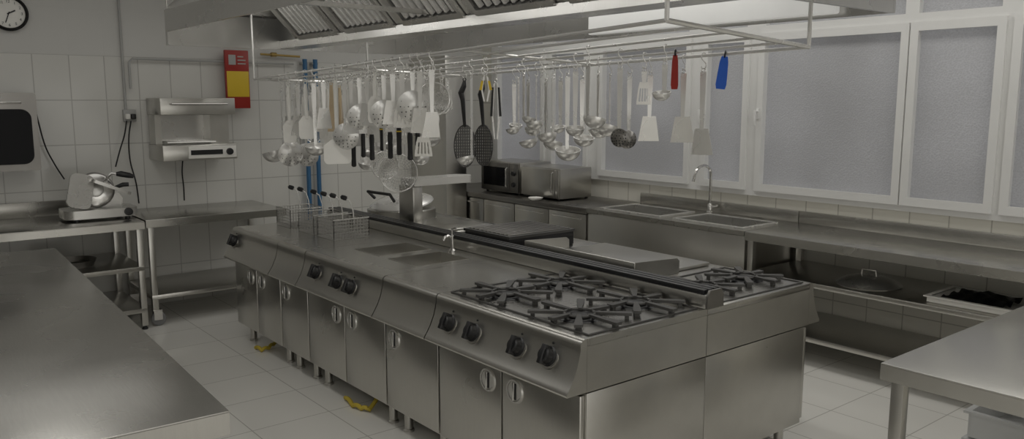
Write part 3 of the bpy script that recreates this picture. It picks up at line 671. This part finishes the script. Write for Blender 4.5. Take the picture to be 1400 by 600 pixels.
def microwave(label, y0, y1, glass, group):
    t = thing('microwave', label, 'microwave', (5.2, (y0+y1)/2, .85), group); X = 5.02; zt = 1.165 if glass else 1.145
    MB().box(X, X+.40, y0, y1, .865, zt, .008).build('body', STEEL, t)
    yc = y0+(y1-y0)*(.24 if glass else .10)
    d = MB().box(X-.022, X-.001, yc, y1-.005, .875, zt-.01, .006).build('door', STEEL if not glass else STEELD, t)
    if glass: MB().box(X-.026, X-.022, yc+.06, y1-.05, .925, zt-.055, .001).build('door_window', GLASSB, d)
    MB().tube([(X-.022, yc+.025, .92), (X-.045, yc+.025, .93), (X-.045, yc+.025, 1.10), (X-.022, yc+.025, 1.11)], .007).build('handle', CHROME, d)
    p = MB().box(X-.018, X-.001, y0+.005, yc-.004, .875, zt-.01, .004).build('control_panel', STEELD if glass else STEEL, t)
    if glass:
        for z in (.95, 1.06): MB().lathe([(0, 0), (.025, 0), (.022, .018), (0, .018)], (X-.018, (y0+yc)/2, z), (-1, 0, 0), 16).build('dial', BLACK, p)
    for fx in (X+.03, X+.38):
        for fy in (y0+.05, y1-.05): MB().cyl((fx, fy, .85), (fx, fy, .868), .015).build('foot', BLACK, t)
microwave('steel microwave with dark glass door in the corner', 6.10, 6.70, True, 'microwaves on the corner worktop')
microwave('plain steel fronted microwave nearer the sinks', 5.52, 6.06, False, 'microwaves on the corner worktop')
MB().lathe([(0, 0), (.035, 0), (.06, .014), (.07, .026), (.066, .028), (.055, .018), (0, .01)], (4.895, 5.72, .85), (0, 0, 1), 24).top('dish', WPLAST, 'small white dish in front of the microwaves', 'dish')

# shelf items
t = thing('pan_lid', 'domed steel pan lid on the upper shelf under the windows', 'lid', (5.12, 2.62, .57))  # lid of a cooking pan, lying alone on the shelf
MB().lathe([(.20, 0), (.205, .006), (.195, .012), (.17, .03), (.12, .05), (.06, .062), (0, .065), (0, .06), (.06, .057), (.12, .045), (.17, .025), (.19, .006)], (5.12, 2.62, .57), (0, 0, 1), 36).build('dome', STEELH, t)
MB().tube([(5.12, 2.57, .63), (5.12, 2.575, .665), (5.12, 2.665, .665), (5.12, 2.67, .63)], .008).build('grip', STEEL, t)
t = thing('tray', 'white plastic tray on the upper shelf at right', 'tray', (5.12, 1.95, .57))
m = MB(); m.holed('z', 4.93, 5.30, 1.68, 2.16, .575, .61, [(4.945, 5.285, 1.695, 2.145)]); m.box(4.94, 5.29, 1.69, 2.15, .57, .578); m.holed('z', 4.915, 5.315, 1.665, 2.175, .605, .612, [(4.945, 5.285, 1.695, 2.145)]); m.build('body', WPLAST, t)
m = MB(); n = 9
V = [[m.bm.verts.new((4.95+.32*i/n, 1.75+.34*j/n, .612+.018*math.sin(i*1.7)*math.cos(j*1.3)+.02*math.sin(PI*i/n)*math.sin(PI*j/n))) for j in range(n+1)] for i in range(n+1)]
for i in range(n):
    for j in range(n): m.bm.faces.new((V[i][j], V[i+1][j], V[i+1][j+1], V[i][j+1]))
bmesh.ops.solidify(m.bm, geom=m.bm.faces[:], thickness=.012)
m.top('cloth', BLACK, 'crumpled black cloth lying in the white tray', 'cloth')
# containers under right front table
CLEAR = paint('clear_plastic', (.85, .86, .86), .15); CLEAR.node_tree.nodes['Principled BSDF'].inputs['Transmission Weight'].default_value = .35
for k, lab in enumerate(('clear plastic container on lower shelf, bottom of the pair', 'clear plastic container on lower shelf, top of the pair')):
    z0 = .30+k*.115; m = MB(); m.box(3.42, 3.78, 1.0, 1.30, z0, z0+.006)
    m.holed('z', 3.42, 3.78, 1.0, 1.30, z0+.006, z0+.10, [(3.428, 3.772, 1.008, 1.292)]); m.holed('z', 3.405, 3.795, .985, 1.315, z0+.10, z0+.110, [(3.428, 3.772, 1.008, 1.292)])
    for q in range(7): m.box(3.44+q*.05, 3.46+q*.05, 1.300, 1.305, z0+.01, z0+.1)
    m.top('container', CLEAR, lab, 'container', 'containers under the right front table')

# ------------------------------------------------------------------ back wall things
# slicer
sx, sy, sz = 1.47, 6.98, .85
t = thing('meat_slicer', 'silver meat slicer standing on the back table', 'meat slicer', (sx, sy, sz))
MB().prism(rrect(sx-.26, sx+.26, sy-.16, sy+.16, .07), 'z', sz+.02, sz+.085).build('base', STEELH, t)
for a in (-.18, .18):
    for b in (-.12, .12): MB().cyl((sx+a, sy+b, sz), (sx+a, sy+b, sz+.025), .02).build('foot', BLACK, t)
ax = Vector((-.15, -.95, .20)).normalized(); bc = Vector((sx-.01, sy+.01, sz+.225))
MB().lathe([(0, -.012), (.115, -.006), (.125, 0), (.115, .006), (0, .012)], bc, ax, 36).build('blade', CHROME, t)
MB().ring(bc-ax*.012, .127, .012, ax, 36, 8).build('blade_guard', STEELD, t)
MB().lathe([(0, .012), (.06, .012), (.06, .024), (.045, .03), (0, .03)], bc, ax, 24).build('blade_cover', STEELH, t)
M = Matrix.Translation((sx-.13, sy-.08, sz+.22)) @ Matrix.Rotation(math.radians(14), 4, 'Y') @ Matrix.Rotation(math.radians(-15), 4, 'X')
MB().prism(rrect(-.09, .08, -.13, .14, .05), 'y', -.014, .014, M).build('gauge_plate', STEELH, t)
M = Matrix.Translation((sx+.08, sy-.05, sz+.25)) @ Matrix.Rotation(math.radians(24), 4, 'Y')
MB().prism(rrect(-.15, .15, -.09, .05, .03), 'z', -.012, .012, M).build('carriage', STEELH, t)
MB().prism([(-.06, .06), (.12, .06), (.13, .12), (.10, .18), (.04, .22), (-.02, .22), (-.06, .16)], 'y', .03, .14, Matrix.Translation((sx+.06, sy, sz+.02))).build('motor_housing', STEELH, t)
MB().tube([(sx+.05, sy-.02, sz+.29), (sx+.10, sy-.05, sz+.35), (sx+.2, sy-.08, sz+.34)], .010).build('press_arm', CHROME, t)
MB().tube([(sx+.13, sy-.07, sz+.345), (sx+.16, sy-.08, sz+.345), (sx+.22, sy-.09, sz+.33), (sx+.25, sy-.1, sz+.32)], [.016, .024, .022, .014], 10).build('press_handle', BLACK, t)
MB().tube([(sx+.10, sy-.1, sz+.24), (sx+.16, sy-.13, sz+.265), (sx+.2, sy-.14, sz+.265)], [.012, .018, .016], 10).build('pusher_handle', BLACK, t)
MB().lathe([(0, 0), (.032, 0), (.028, .025), (0, .028)], (sx+.18, sy-.16, sz+.055), (0, -1, 0), 18).build('dial', BLACK, t)
# wall oven
a = at_y(48, 127, 7.1); b = at_y(42, 233, 7.1)
t = thing('wall_oven', 'dark steel wall oven with rounded black glass at left', 'oven', (a.x-.3, 7.3, b.z))
x1 = a.x; x0 = x1-.62; z0, z1 = b.z, a.z
MB().box(x0, x1, 7.12, YW-.002, z0, z1, .02).build('body', GUN, t)
MB().prism(rrect(x0, x1, z0, z1, .02), 'y', 7.09, 7.118).build('front_frame', STEELD, t)
MB().prism(rrect(x0+.04, x1-.04, z0+.05, z1-.12, .07), 'y', 7.082, 7.0895).build('door_glass', GLASSB, t)
MB().box(x0+.1, x1-.1, 7.065, 7.085, z1-.08, z1-.06, .006).build('handle', CHROME, t)
# salamander
t = thing('salamander_grill', 'open fronted steel salamander grill mounted on tiled wall', 'grill', (2.28, 7.2, 1.27))
x0, x1, z0, z1, yf = 1.985, 2.60, 1.268, 1.785, 7.0
MB().box(x0, x1, yf, YW-.002, z1-.14, z1, .006).build('hood', STEEL, t)
MB().box(x0, x1, yf, YW-.002, z0, z0+.13, .006).build('base', STEEL, t)
MB().box(x0+.02, x1-.02, YW-.05, YW-.002, z0+.13, z1-.14).build('back_plate', STEELH, t)
for xx in (x0, x1-.16): MB().box(xx, xx+.16 if xx > x0 else xx+.05, yf+.18, YW-.05, z0+.131, z1-.141).build('side_post', STEEL, t)
m = MB()
for k in range(14): m.cyl((x0+.07+k*.028, yf+.03, z0+.155), (x0+.07+k*.028, YW-.06, z0+.155), .004, 6)
m.cyl((x0+.05, yf+.03, z0+.15), (x1-.17, yf+.03, z0+.15), .006, 6); m.cyl((x0+.05, YW-.07, z0+.15), (x1-.17, YW-.07, z0+.15), .006, 6)
m.build('grill_rack', CHROME, t)
m = MB(); m.tube([(x0+.08, yf+.0, z1-.05), (x0+.08, yf-.04, z1-.05), (x1-.08, yf-.04, z1-.05), (x1-.08, yf, z1-.05)], .008); m.build('lift_handle', CHROME, t)
cpn = MB().box(x0+.20, x1-.01, yf-.012, yf-.001, z0+.015, z0+.115, .003).build('control_panel', WPLAST, t)
MB().box(x0+.22, x1-.13, yf-.016, yf-.012, z0+.045, z0+.085).build('display', BLACK, cpn)
MB().lathe([(0, 0), (.03, 0), (.027, .02), (0, .022)], (x1-.07, yf-.012, z0+.065), (0, -1, 0), 16).build('knob', BLACK, cpn)
# fire box
a = at_y(307, 68, YW-.1); b = at_y(343, 148, YW-.1)
t = thing('fire_box', 'red wall box with yellow lower panel beside grill', 'fire box', ((a.x+b.x)/2, YW-.05, b.z))
MB().box(a.x, b.x, YW-.1, YW-.062, b.z, a.z, .006).build('body', RED, t)
h = a.z-b.z; w = b.x-a.x
MB().box(a.x+.04, b.x-.04, YW-.062, YW-.001, b.z+.1*h, b.z+.5*h).build('bracket', GREY, t)
MB().box(a.x+.008, b.x-.008, YW-.104, YW-.100, b.z+.20*h, b.z+.64*h, .001).build('yellow_panel', YEL, t)
m = MB(); m.box(a.x+.03, a.x+.03+.3*w, YW-.103, YW-.1, b.z+.75*h, b.z+.92*h); m.box(a.x+.03+.38*w, b.x-.03, YW-.103, YW-.1, b.z+.76*h, b.z+.78*h); m.box(a.x+.03+.38*w, b.x-.03, YW-.103, YW-.1, b.z+.82*h, b.z+.84*h); m.box(a.x+.03+.38*w, b.x-.05, YW-.103, YW-.1, b.z+.88*h, b.z+.90*h); m.build('marking', GREY, t)
# pipes
for px, lab in ((420, 'blue vertical pipe on back wall, left of the pair'), (434, 'blue vertical pipe on back wall, right of the pair')):
    p = at_y(px, 180, YW-.06); t = thing('pipe', lab, 'pipe', (p.x, YW-.06, 0), 'blue pipes on the back wall'); m = MB(); m.cyl((p.x, YW-.06, 0), (p.x, YW-.06, 2.15), .022, 14); m.build('tube', BLUE, t)
    for z in (.6, 1.5, 2.1): MB().box(p.x-.032, p.x+.032, YW-.062, YW-.001, z, z+.02, .004).build('bracket', GREY, t)
a = at_y(356, 74, YW-.05); b = at_y(410, 79, YW-.05)
m = MB(); m.cyl((a.x, YW-.05, a.z), (b.x, YW-.05, a.z-.01), .010, 10); m.lathe([(0, 0), (.020, 0), (.020, .05), (0, .05)], (a.x+.1, YW-.05, a.z), (1, 0, 0), 12); m.top('gas_pipe', BRASS, 'short brassy gas pipe with valve near the blue pipes', 'pipe')
c1 = at_y(172, 150, YW-.02); c2 = at_y(175, 80, YW-.02); c3 = at_y(400, 93, YW-.02)
m = MB(); m.cyl((c1.x, YW-.018, CE), (c1.x, YW-.018, c1.z), .010, 10); m.top('conduit', GREY, 'grey vertical conduit running down to the wall socket', 'conduit')
m = MB(); m.tube([(c2.x, YW-.042, c2.z-.25), (c2.x, YW-.042, c2.z-.03), (c2.x+.03, YW-.042, c2.z), (c3.x, YW-.042, c2.z-.005)], .010, 10); m.top('conduit', GREY, 'grey horizontal conduit passing behind the red box', 'conduit')
s = at_y(177, 158, YW-.02)
t = thing('wall_socket', 'grey wall socket with two plugs above the slicer', 'socket', (s.x, YW-.02, s.z-.05))
MB().box(s.x-.05, s.x+.05, YW-.04, YW-.001, s.z-.05, s.z+.05, .006).build('plate', GREY, t)
for dx in (-.025, .02): MB().box(s.x+dx-.018, s.x+dx+.018, YW-.085, YW-.04, s.z-.03, s.z+.015, .008).build('plug', BLACK if dx > 0 else WPLAST, t)
def cord(pts, Y, lab, r=.006):
    P = [at_y(a, b, Y) for a, b in pts]; Q = []
    for i in range(len(P)-1):
        p0 = P[max(i-1, 0)]; p1 = P[i]; p2 = P[i+1]; p3 = P[min(i+2, len(P)-1)]
        for k in range(6):
            u = k/6; Q.append(.5*((2*p1)+(p2-p0)*u+(2*p0-5*p1+4*p2-p3)*u*u+(3*p1-p0-3*p2+p3)*u**3))
    Q.append(P[-1]); MB().tube(Q, r, 6).top('power_cord', BLACK, lab, 'cord')
cord([(46, 140), (52, 165), (62, 200), (75, 225), (88, 245)], 7.30, 'black cord hanging from the wall oven down to slicer')
cord([(179, 165), (176, 190), (178, 220), (186, 250), (190, 278)], 7.33, 'black cord dropping from the socket to the table')
cord([(173, 165), (170, 185), (164, 205), (158, 228)], 7.31, 'black cord running from the socket to slicer')
cord([(250, 217), (249, 235), (251, 255), (252, 274)], 7.33, 'black cord hanging below the salamander grill')
# clock
c = at_y(12, 18, YW-.03); R = .132
t = thing('wall_clock', 'round black rimmed wall clock with white face', 'clock', (c.x, YW-.02, c.z-R))
MB().lathe([(R, 0), (R, .035), (R-.012, .045), (R-.022, .035), (R-.022, .0)], (c.x, YW-.002, c.z), (0, -1, 0), 40).build('rim', BLACK, t)
MB().lathe([(0, 0), (R-.02, 0), (R-.02, .018), (0, .018)], (c.x, YW-.004, c.z), (0, -1, 0), 40).build('face', WPLAST, t)
yf = YW-.024
num = MB()
for k in range(1, 13):
    cu = bpy.data.curves.new('numeral', 'FONT'); cu.body = str(k); cu.size = .028; cu.align_x = 'CENTER'; cu.align_y = 'CENTER'; cu.extrude = .0006
    ob = bpy.data.objects.new('numeral', cu); C.objects.link(ob); dg = bpy.context.evaluated_depsgraph_get()
    me = bpy.data.meshes.new_from_object(ob.evaluated_get(dg)); a = PI/2-2*PI*k/12
    me.transform(Matrix.Translation((c.x+.088*math.cos(a), yf, c.z+.088*math.sin(a))) @ Matrix.Rotation(PI/2, 4, 'X'))
    num.bm.from_mesh(me); bpy.data.objects.remove(ob); bpy.data.curves.remove(cu); bpy.data.meshes.remove(me)
num.build('numerals', BLACK, t)
for nm, ang, ln, w in (('hour_hand', 62, .05, .005), ('minute_hand', 200, .075, .0035)):
    M = Matrix.Translation((c.x, yf-.003, c.z)) @ Matrix.Rotation(math.radians(ang), 4, 'Y')
    MB().box(-w, w, -.001, .001, -.012, ln, 0, M).build(nm, BLACK, t)
# pan on left shelf
MB().lathe([(0, 0), (.15, 0), (.17, .05), (.175, .05), (.15, .006), (0, .006)], (1.25, 6.95, .50), (0, 0, 1), 28).top('pan', STEELD, 'shallow round pan on the shelf under the slicer table', 'pan')

# ------------------------------------------------------------------ light
def area(loc, rot, sx, sy, e, col=(1, .984, .942), name='ceiling_light'):
    l = bpy.data.lights.new(name, 'AREA'); l.shape = 'RECTANGLE'; l.size = sx; l.size_y = sy; l.energy = e; l.color = col
    o = bpy.data.objects.new(name, l); C.objects.link(o); o.location = loc; o.rotation_euler = rot
area((-1.0, 2.2, 2.95), (0, 0, 0), .6, 4.5, 12)
area((1.1, 2.6, 2.95), (0, 0, 0), .5, 4.5, 17)
area((4.65, 3.4, 2.95), (0, 0, 0), .6, 6.0, 28)
area((1.8, -.9, 2.95), (0, 0, 0), 4.0, 1.2, 19)
area((1.6, 5.95, 2.95), (0, 0, 0), 5.0, 1.1, 10)
area((3.3, 4.0, 2.6), (0, 0, 0), .2, 3.4, 9, name='hood_light')
area((1.86, 4.0, 2.32), (0, math.radians(-105), 0), .1, 4.0, 4, name='hood_light')  # strip added inside the front rim to brighten the filters
area((1.2, -2.1, 1.1), (-PI/2, 0, PI), 5.5, 2.0, 24, name='rear_fill_light')  # soft fill added behind the viewer, no opening in that wall
w = bpy.data.worlds.new('world'); S.world = w; w.use_nodes = True
w.node_tree.nodes['Background'].inputs[0].default_value = (.75, .85, 1, 1); w.node_tree.nodes['Background'].inputs[1].default_value = .25
